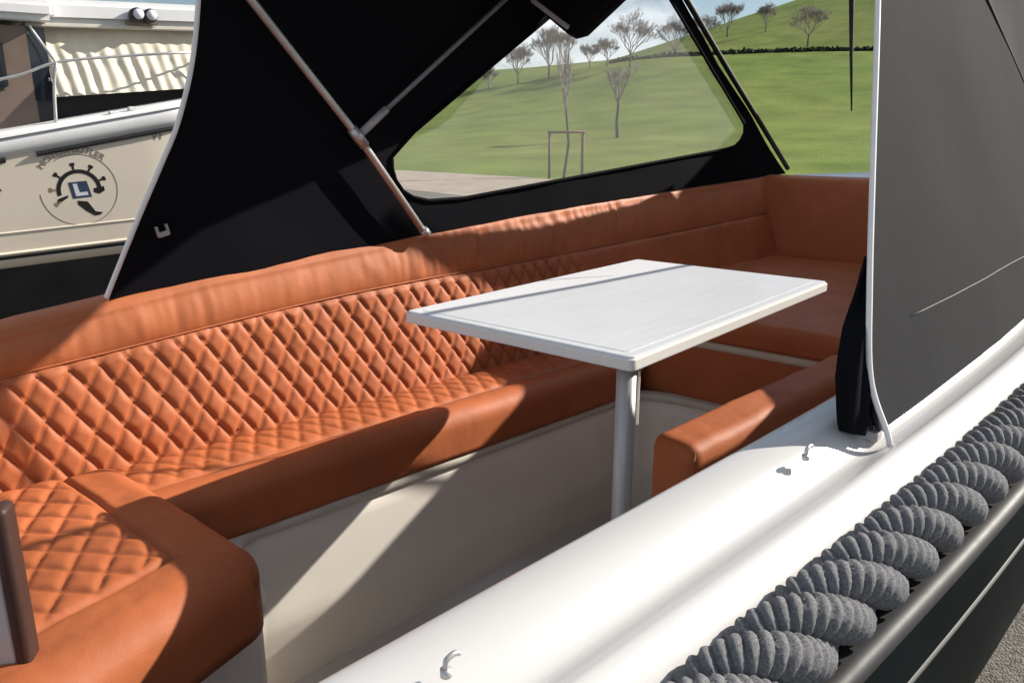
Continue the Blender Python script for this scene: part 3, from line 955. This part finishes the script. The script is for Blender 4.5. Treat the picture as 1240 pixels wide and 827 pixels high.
tube('edge_piping', smooth_path([(x, ynw(x, z) + (.0 if z > .73 else -.012), z) for x, z in edge_pts], 8), .0048, M['white_trim'], near_panel, 8)

# roof
V = []
nx, ny = 26, 22
for i in range(nx):
    s = i / (nx - 1)
    for j in range(ny):
        t = j / (ny - 1)
        xb = 1.22 + .40 * (1 - t) ** 2
        xf = 3.02
        x = xb + (xf - xb) * s
        ya, yb = yn(x, 1.94), yf(x, 1.97)
        V.append((x, ya + (yb - ya) * t, 1.95 + .09 * math.sin(math.pi * t) ** .7 - .012 * math.sin(3 * math.pi * s) ** 2))
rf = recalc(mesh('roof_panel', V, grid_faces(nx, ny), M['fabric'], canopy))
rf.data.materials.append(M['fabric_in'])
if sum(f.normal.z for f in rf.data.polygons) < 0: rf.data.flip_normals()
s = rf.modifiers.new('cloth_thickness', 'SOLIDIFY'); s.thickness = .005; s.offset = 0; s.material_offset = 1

# frame poles
PR = .0125
def fpt(x, z, off=.035): return (x, yf(x, z) - off, z)
main_pole = tube('main_pole', [fpt(2.012, .822, .05), fpt(1.714, 1.157, .05), fpt(1.342, 1.527, .05), fpt(1.25, 1.62, .05), (1.02, 2.02, 1.93)], PR, M['steel'], canopy, 14)
brace = tube('brace_pole', [fpt(1.735, 1.17, .045), fpt(2.35, 1.635, .045), fpt(2.62, 1.85, .05)], .0085, M['dull_steel'], canopy, 12)
tube('pole_clamp', [fpt(1.742, 1.127, .05), fpt(1.690, 1.180, .05)], PR * 1.45, M['steel'], main_pole, 14)
tube('brace_end', [fpt(1.732, 1.166, .045), fpt(1.83, 1.243, .045)], .0135, M['buckle'], brace, 12)
tube('pole_foot', [fpt(2.012, .825, .05), fpt(2.035, .805, .05)], .017, M['steel'], main_pole, 14)
tube('near_front_pole', [(x, yn(x, z) + .012, z) for x, z in [(4.96, 1.22), (4.60, 1.33), (4.19, 1.51), (3.98, 1.645), (3.6, 1.735), (3.02, 1.885)]], .013, M['steel'], canopy, 12)
tube('far_front_pole', [fpt(x, z, .02) for x, z in [(5.0, .95), (4.56, 1.20), (4.1, 1.46), (3.56, 1.775), (3.03, 1.98)]], .014, M['black_plastic'], canopy, 12)

# unseen cloth sheet added to shade the bow end, standing on the bow deck
bs = [(.46, .92), (1.44, .92), (1.44, 1.66), (1.30, 1.775), (.96, 2.17), (.70, 2.57), (.585, 2.82), (.57, 2.80), (.635, 2.52), (.74, 2.22), (.79, 2.06), (.56, 2.0), (.50, 1.6)]
bow_shade_sheet = sheet('bow_shade_sheet', bs, lambda y, z: 4.92 + .02 * math.sin(y * 5), M['fabric'], M['fabric_in'], canopy, axis='x', wav=.008, seed=5)
tube('shade_sheet_pole', [(4.935, 1.435, .90), (4.935, 1.435, 1.64)], .010, M['steel'], bow_shade_sheet, 10)
tube('shade_sheet_pole', [(4.935, .50, .90), (4.935, .555, 1.98)], .010, M['steel'], bow_shade_sheet, 10)

# rolled black cloth strapped beside the edge of the near panel
def bundle():
    pts = smooth_path([(1.345, .385, .975), (1.325, .378, .93), (1.272, .366, .87), (1.232, .355, .80), (1.222, .346, .742), (1.224, .343, .718)], 8)
    wid = [.008, .020, .034, .037, .031, .026]
    V, n = [], 26
    for i, p in enumerate(pts):
        f = i / (len(pts) - 1) * 5
        k = min(4, int(f)); w = wid[k] + (wid[k + 1] - wid[k]) * (f - k)
        for j in range(n):
            a = 2 * math.pi * j / n
            rr = w * (1 + .16 * math.sin(5 * a + f * .7) + .07 * math.sin(9 * a - f))
            V.append(Vector(p) + Vector((math.cos(a) * rr * .9, math.sin(a) * rr * .62, -.25 * math.cos(a) * rr)))
    F = [(i * n + j, i * n + (j + 1) % n, (i + 1) * n + (j + 1) % n, (i + 1) * n + j) for i in range(len(pts) - 1) for j in range(n)]
    F += [tuple(range(n)), tuple((len(pts) - 1) * n + j for j in range(n))]
    o = recalc(mesh('rolled_cloth', V, F, M['fabric_in'], canopy))
    tube('tie_strap', smooth_path([(1.262, .352, .80), (1.275, .336, .765), (1.268, .326, .735), (1.282, .318, .712)], 5), .006, M['black_plastic'], o, 8)
    tube('tie_strap', smooth_path([(1.28, .35, .77), (1.262, .334, .742), (1.257, .324, .714)], 5), .004, M['black_plastic'], o, 8)
    box('strap_buckle', (1.246, .312, .702), (1.272, .338, .718), M['buckle'], o, .003)
bundle()

# rolled-up front flap hanging under the roof, and a loose strap
def flap():
    out = [(2.14, 1.96), (2.12, 1.672), (1.885, 1.510), (1.865, 1.512), (1.69, 1.63), (1.45, 1.80), (1.40, 1.96)]
    V, F = [], []
    for dx in (-.05, .0, .05):
        for y, z in out: V.append((2.60 + dx, y * (1 if dx == 0 else 1) , z + (0 if dx == 0 else .012)))
    n = len(out)
    for i in range(2):
        for k in range(n - 1): F.append((i * n + k, i * n + k + 1, (i + 1) * n + k + 1, (i + 1) * n + k))
    F += [tuple(range(n)), tuple(2 * n + k for k in range(n))]
    o = recalc(mesh('rolled_flap', V, F, M['fabric_in'], canopy, False))
    box('batten', (0, 0, 0), (.012, .285, .018), M['buckle'], o, .003, Matrix.Translation((2.535, 1.885, 1.538)) @ Matrix.Rotation(R(33), 4, 'X'))
    box('flap_buckle', (2.53, 1.74, 1.655), (2.545, 1.80, 1.672), M['buckle'], o, .003)
    box('flap_buckle', (2.53, 1.82, 1.655), (2.545, 1.88, 1.672), M['buckle'], o, .003)
flap()
tube('hanging_strap', [(2.95, 1.01, 2.02), (2.95, .998, 1.65), (2.95, .975, 1.42), (2.95, .955, 1.24)], [.011, .010, .006, .0025], M['black_plastic'], canopy, 8)
# turn buckle on the far panel
fbk = box('turn_buckle', (-.016, -.006, -.011), (.016, .006, .003), M['buckle'], side_lower, .002, Matrix.Translation((1.082, yf(1.082, .898) - .012, .893)) @ Matrix.Rotation(R(-12), 4, 'Y'))
for dx in (-.015, .015):
    box('buckle_prong', (dx - .003, -.005, -.012), (dx + .003, .005, .018), M['buckle'], fbk, .001, Matrix.Translation((1.082, yf(1.082, .898) - .012, .896)) @ Matrix.Rotation(R(-12), 4, 'Y'))

# ================================================================== the cabin cruiser on the left
cru = thing('cabin_cruiser', 'cream cabin cruiser with a round emblem on its hull, behind the canopy on the left', 'boat')
M['cream'] = mat('cream_hull', (0.70, 0.625, 0.52), 0.35, noise_scale=1.2, vary=0.06, coat=0.2)
M['cru_white'] = mat('chalky_white_paint', (0.74, 0.74, 0.74), 0.4, noise_scale=3, vary=0.05)
M['cru_black'] = mat('black_strake', (0.012, 0.012, 0.015), 0.45, noise_scale=8, vary=0.3)
M['antifoul'] = mat('dark_antifouling', (0.02, 0.02, 0.024), 0.8, noise_scale=4, vary=0.3)
M['glass'] = mat('dark_cabin_glass', (0.02, 0.026, 0.035), 0.08, noise_scale=2, vary=0.2)
M['frame'] = mat('brown_cabin_side', (0.16, 0.115, 0.09), 0.4, noise_scale=5, vary=0.12)
M['curtain'] = mat('cream_tarpaulin', (0.66, 0.60, 0.48), 0.8, noise_scale=4, vary=0.06, bump=0.3, bump_scale=60)
M['ink'] = mat('black_lettering', (0.012, 0.010, 0.010), 0.5, noise_scale=30, vary=0.2)
M['ink_faint'] = mat('faded_lettering', (0.24, 0.19, 0.15), 0.5, noise_scale=30, vary=0.2)
M['emblem_blue'] = mat('blue_flag', (0.03, 0.05, 0.10), 0.5, noise_scale=30, vary=0.2)
M['emblem_pale'] = mat('pale_flag', (0.62, 0.64, 0.68), 0.5, noise_scale=30, vary=0.05)
BO, BH, BNn = Vector((2.7, 6.46, 0)), Vector((.980, -.20, 0)), Vector((.20, .980, 0))
def bp3(u, d, z): return BO + BH * u + BNn * d + Vector((0, 0, z))
def zs(u): return 1.272 + (.19 * u if u > -.8 else -.152 + .06 * (u + .8)) + .03 * sstep(.6, 2, u)
def zb(u): return .262 + .05 * u if u > -.9 else .217
def plan_d(u): return 1.15 * max(0, (u - .5) / 1.45) ** 2
def side_d(u, z):
    return plan_d(u) + .20 * max(0, min(1, (zs(u) - z) / (zs(u) - .2))) * (1 if u < .4 else 1 + .5 * (u - .4))
us = [-4.2 + i * .05 for i in range(123)]
def cru_strip(name, zf0, zf1, out, mt, u0=-4.2, u1=1.9, nz_=6, round_=True):
    V = []
    uu = [u for u in us if u0 - 1e-6 <= u <= u1 + 1e-6]
    for u in uu:
        for k in range(nz_ + 1):
            t = k / nz_
            z = zf0(u) + (zf1(u) - zf0(u)) * t
            bulge = out * (math.sin(math.pi * t) ** .5 if round_ else 1)
            V.append(bp3(u, side_d(u, z) - bulge, z))
    return recalc(mesh(name, V, grid_faces(len(uu), nz_ + 1), mt, cru))
# hull: near side, bottom, far side as one shell
V = []
for u in us:
    b = 2.3 - plan_d(u)
    rows = [(side_d(u, zs(u) - .16 - k * (zs(u) - .16 - zb(u)) / 8), zs(u) - .16 - k * (zs(u) - .16 - zb(u)) / 8) for k in range(9)]
    dn = rows[-1][0]
    rows += [(dn + .02, zb(u) - .03), (dn + .10, zb(u) - .10)]
    far = [(2.3 - d, z) for d, z in rows[::-1]]
    for d, z in rows + far: V.append(bp3(u, d, z))
recalc(mesh('hull', V, grid_faces(len(us), 22), M['cream'], cru))
V = []
for u in us:
    dn = side_d(u, zb(u)) + .06
    for d, z in ((dn, zb(u) - .07), (dn + .12, zb(u) - .25), (dn + .45, -.40), (1.05, -.62), (1.25, -.62), (2.3 - dn - .45, -.40), (2.3 - dn - .12, zb(u) - .25), (2.3 - dn, zb(u) - .07)):
        V.append(bp3(u, d if plan_d(u) < 1.0 else 1.15, z))
recalc(mesh('hull_bottom', V, grid_faces(len(us), 8), M['antifoul'], cru))
V, F = [], []
bm = bmesh.new(); bmesh.ops.create_cube(bm, size=1)
for v in bm.verts: v.co = bp3(-1.4 + v.co.x * 5, 1.15 + v.co.y * .2, (GZ - .45) / 2 + v.co.z * (-.45 - GZ))
from_bm('keel', bm, M['antifoul'], cru)
cru_strip('lower_moulding', lambda u: zb(u) + .035, lambda u: zb(u) + .062, .02, M['cream'])
cru_strip('moulding_groove', lambda u: zb(u) + .004, lambda u: zb(u) + .030, .006, M['cru_black'])
cru_strip('hull_crease', lambda u: zb(u) + .20, lambda u: zb(u) + .215, .008, M['cream'])
cru_strip('gunwale_band', lambda u: zs(u) - .165, lambda u: zs(u) - .02, .035, M['cru_white'])
cru_strip('rubbing_strake', lambda u: zs(u) - .205, lambda u: zs(u) - .168, .03, M['cru_black'], -.4, 1.9)
cru_strip('rubbing_strake', lambda u: zs(u) - .205, lambda u: zs(u) - .168, .03, M['cru_black'], -4.2, -.6)
V = []
for u in us:
    for d, dz in ((-.035, -.03), (-.03, .0), (.1, .02), (.55, .03), (1.75, .03), (2.2, .02), (2.33, 0)):
        dd = d if d < 1.15 else d
        lim = plan_d(u)
        V.append(bp3(u, min(max(d + lim if d < .6 else d, lim - .035), 2.3 - lim) if lim < 1.1 else 1.15, zs(u) + dz))
recalc(mesh('side_deck', V, grid_faces(len(us), 7), M['cru_white'], cru))
# cabin
def cbox(name, u0, u1, d0, d1, z0, z1, mt, parent=cru, bev=.01, tilt=.0):
    bm = bmesh.new(); bmesh.ops.create_cube(bm, size=1)
    for v in bm.verts:
        u = u0 + (v.co.x + .5) * (u1 - u0)
        v.co = bp3(u, d0 + (v.co.y + .5) * (d1 - d0), z0 + (v.co.z + .5) * (z1 - z0) + tilt * (u - u0))
    if bev: bmesh.ops.bevel(bm, geom=bm.edges[:], offset=bev, segments=2, affect='EDGES')
    return from_bm(name, bm, mt, parent)
cab = cbox('cabin_side', -3.6, -.30, .32, 1.95, .9, 1.93, M['frame'])
cbox('cabin_window', -.72, -.475, .300, .325, 1.47, 1.83, M['cru_black'], cab, .03)
wn_ = cbox('window_glass', -.70, -.495, .292, .302, 1.49, 1.81, M['glass'], cab, .004)
cbox('cabin_window', -1.6, -.95, .300, .325, 1.40, 1.80, M['cru_black'], cab, .03)
cbox('window_glass', -1.57, -.98, .292, .302, 1.43, 1.77, M['glass'], cab, .004)
cbox('door_opening', -.325, -.185, .33, .42, 1.2, 1.93, M['cru_black'], cab, .004)
dg = cbox('door_glass', -.315, -.195, .322, .331, 1.40, 1.90, M['glass'], cab, .002)
cbox('door_handle', -.205, -.193, .30, .322, 1.545, 1.57, M['steel'], dg, .002)
cbox('cabin_back', -.2, 1.3, .50, 1.85, .95, 1.62, M['cru_black'], cru, .01, .05)
# pleated tarpaulin round the aft deck
V = []
nu_, nv_ = 130, 20
for i in range(nu_):
    u = -.19 + 1.6 * i / (nu_ - 1)
    for j in range(nv_):
        t = j / (nv_ - 1)
        z0_ = 1.425 + .095 * (u + .19); z1_ = 1.945 + .045 * (u + .19)
        z = z0_ + (z1_ - z0_) * t
        amp = .013 * sstep(1.0, .45, t) + .003
        ph = u * 62 + 3.2 * t + 1.5 * noise.noise(Vector((u * 3, t * 2, 0)))
        V.append(bp3(u, .20 + .30 * t + amp * math.sin(ph) * (.6 + .5 * noise.noise(Vector((u * 5, 1, t)))) + .01 * noise.noise(Vector((u * 6, t * 5, 2))) + .9 * max(0, u - .9) ** 2, z))
recalc(mesh('tarpaulin', V, grid_faces(nu_, nv_), M['curtain'], cru))
roof = cbox('cabin_roof', -3.8, -.12, .16, 2.1, 1.925, 2.06, M['cru_white'], cru, .04, .012)
roof2 = cbox('awning_roof', -.34, 1.7, .36, 2.1, 1.955, 2.14, M['cru_white'], cru, .05, .045)
cbox('roof_edge', -.30, 1.66, .372, .42, 1.935, 1.965, M['lip'], roof2, .006, .045)
for u in (.475, .575):
    V, F = tube_geo([bp3(u, .26, 2.07), bp3(u, .34, 2.07), bp3(u, .38, 2.07)], [.052, .052, .03], 20)
    lamp = recalc(mesh('roof_lamp', V, F, M['cru_black'], cru))
    V, F = tube_geo([bp3(u + .008, .252, 2.073), bp3(u + .008, .264, 2.073)], .040, 20)
    recalc(mesh('lamp_lens', V, F, M['emblem_pale'], lamp))
cbox('lamp_bracket', .40, .64, .32, .37, 2.005, 2.03, M['frame'], cru, .004)
# guard rail
rail = tube('guard_rail', smooth_path([bp3(-3.2, .06, 1.20), bp3(-1.6, .06, 1.34), bp3(-.56, .06, 1.53), bp3(-.176, .06, 1.665), bp3(.3, .06, 1.735), bp3(.78, .08, 1.79), bp3(1.4, .6, 1.88)], 6), .011, M['steel'], cru, 8)
tube('stanchion', smooth_path([bp3(-.18, .06, 1.665), bp3(-.215, .06, 1.50), bp3(-.24, .05, zs(-.24))], 4), .012, M['steel'], rail, 8)
tube('stanchion', smooth_path([bp3(-.18, .06, 1.665), bp3(-.23, .15, 1.78), bp3(-.30, .20, 1.92)], 4), .010, M['steel'], rail, 8)
tube('stanchion', [bp3(1.0, .20, 1.82), bp3(1.0, .20, zs(1.0))], .012, M['steel'], rail, 8)
cbox('fairlead', .12, .20, -.02, .03, 1.295, 1.325, M['cru_white'], cru, .008)
cbox('fairlead', .26, .42, -.02, .03, 1.325, 1.36, M['cru_white'], cru, .008)

# round emblem and lettering on the hull
em_u, em_z = -.135, .735
def hp(u, z, off=.0015): return bp3(u, side_d(u, z) - off, z)
def arc_band(name, r0, r1, a0, a1, mt, parent, n=60, off=.0012):
    V, F = [], []
    for i in range(n + 1):
        a = R(a0 + (a1 - a0) * i / n)
        for r in (r0, r1):
            V.append(hp(em_u + r * math.cos(a), em_z + r * math.sin(a), off))
        for r in (r1, r0):
            V.append(hp(em_u + r * math.cos(a), em_z + r * math.sin(a), off - .003))
    for i in range(n):
        for k in range(4): F.append((i * 4 + k, i * 4 + (k + 1) % 4, (i + 1) * 4 + (k + 1) % 4, (i + 1) * 4 + k))
    return recalc(mesh(name, V, F, mt, parent, False))
def poly(name, pts, mt, parent, off=.0012):
    n = len(pts)
    V = [hp(u, z, off) for u, z in pts] + [hp(u, z, off - .003) for u, z in pts]
    F = [tuple(range(n)), tuple(range(2 * n - 1, n - 1, -1))] + [(k, (k + 1) % n, n + (k + 1) % n, n + k) for k in range(n)]
    return recalc(mesh(name, V, F, mt, parent, False))
emb = arc_band('emblem_ring', .268, .274, -175, 125, M['ink_faint'], cru)
arc_band('wheel_rim', .128, .158, 5, 195, M['ink'], emb)
for a in (25, 62, 100, 142, 178, 212):
    ca, sa = math.cos(R(a)), math.sin(R(a))
    p = [(.16, -.008), (.185, -.008), (.19, -.018), (.21, -.016), (.21, .016), (.19, .018), (.185, .008), (.16, .008)]
    poly('spoke_handle', [(em_u + x * ca - y * sa, em_z + x * sa + y * ca) for x, y in p], M['ink'] if a < 160 else M['ink_faint'], emb)
poly('flag', [(em_u - .075, em_z + .06), (em_u + .055, em_z + .07), (em_u + .085, em_z - .055), (em_u - .05, em_z - .065)], M['emblem_blue'], emb)
poly('letter_l', [(em_u - .045, em_z + .048), (em_u - .015, em_z + .05), (em_u + .0, em_z - .018), (em_u + .055, em_z - .014), (em_u + .06, em_z - .04), (em_u - .028, em_z - .046)], M['emblem_pale'], emb, .0022)
poly('grip', [(em_u + .10, em_z + .01), (em_u + .175, em_z + .025), (em_u + .18, em_z - .01), (em_u + .14, em_z - .035), (em_u + .10, em_z - .02)], M['ink'], emb)
poly('grip', [(em_u - .15, em_z - .06), (em_u - .08, em_z - .035), (em_u - .085, em_z - .055), (em_u - .13, em_z - .085), (em_u - .165, em_z - .09)], M['ink'], emb)
poly('blade', [(em_u - .02, em_z - .08), (em_u + .05, em_z - .09), (em_u + .10, em_z - .17), (em_u + .085, em_z - .20), (em_u + .03, em_z - .16), (em_u - .02, em_z - .11)], M['ink'], emb)
poly('blade', [(em_u + .10, em_z - .17), (em_u + .155, em_z - .18), (em_u + .13, em_z - .20), (em_u + .085, em_z - .205)], M['ink'], emb)
def letters(txt, size, place, mt, parent, name='lettering'):
    cu = bpy.data.curves.new('lettering_curve', 'FONT'); cu.body = txt; cu.size = size; cu.extrude = .0008; cu.align_x = 'CENTER'
    ob = bpy.data.objects.new('lettering_curve', cu); C.objects.link(ob)
    dg_ = bpy.context.evaluated_depsgraph_get()
    me = bpy.data.meshes.new_from_object(ob.evaluated_get(dg_))
    bpy.data.objects.remove(ob)
    for v in me.vertices: v.co = place(v.co.x, v.co.y, v.co.z)
    me.materials.clear(); me.materials.append(mt)
    o = bpy.data.objects.new(name, me); C.objects.link(o); o.parent = parent
    return o
letters('VI', .105, lambda x, y, z: hp(.455 + x, 1.11 + y + .12 * x, .0016 + z), M['ink_faint'], cru)
def arc_place(a_mid, r):
    def f(x, y, z):
        a = R(a_mid) - x / r
        return hp(em_u + (r + y) * math.cos(a), em_z + (r + y) * math.sin(a), .0016 + z)
    return f
letters('MOTOR BUTLER', .064, arc_place(98, .285), M['ink_faint'], emb)
letters('R', .10, lambda x, y, z: hp(-.675 + x, .75 + y, .0016 + z), M['ink'], cru)

# ================================================================== boat shape added as a shade caster ahead of the bow (outside the picture, it shades the bow seat)
nb = thing('added_shade_cruiser', 'grey cruiser shape added to shade the bow seat, standing ahead of the launch, beyond the right edge', 'boat')
def nbox(name, lo, hi, mt, parent, bev=.04, taper=0.0):
    bm = bmesh.new(); bmesh.ops.create_cube(bm, size=1)
    for v in bm.verts:
        k = 1 - taper * (.5 - v.co.z)
        v.co = Vector((lo[0] + (v.co.x * (k if v.co.x > 0 else 1) + .5) * (hi[0] - lo[0]), lo[1] + (v.co.y * k + .5) * (hi[1] - lo[1]), lo[2] + (v.co.z + .5) * (hi[2] - lo[2])))
    bmesh.ops.bevel(bm, geom=bm.edges[:], offset=bev, segments=3, affect='EDGES')
    return from_bm(name, bm, mt, parent)
nbox('hull', (7.35, -1.25, -.45), (13.5, 1.15, 1.35), M['cru_white'], nb, .12, .35)
nbox('keel', (7.9, -.2, GZ), (12.2, .1, -.40), M['antifoul'], nb, .02)
ncab = nbox('cabin', (7.5, -1.05, 1.33), (11.0, .95, 2.75), M['frame'], nb, .08)
for k in range(4):
    nbox('cabin_window', (7.75 + k * .8, .94, 1.95), (8.35 + k * .8, .965, 2.5), M['glass'], ncab, .01)
    nbox('cabin_window', (7.75 + k * .8, -1.065, 1.95), (8.35 + k * .8, -1.04, 2.5), M['glass'], ncab, .01)
nbox('cabin_roof', (7.25, -1.2, 2.74), (11.3, 1.22, 3.08), M['cru_white'], nb, .06)
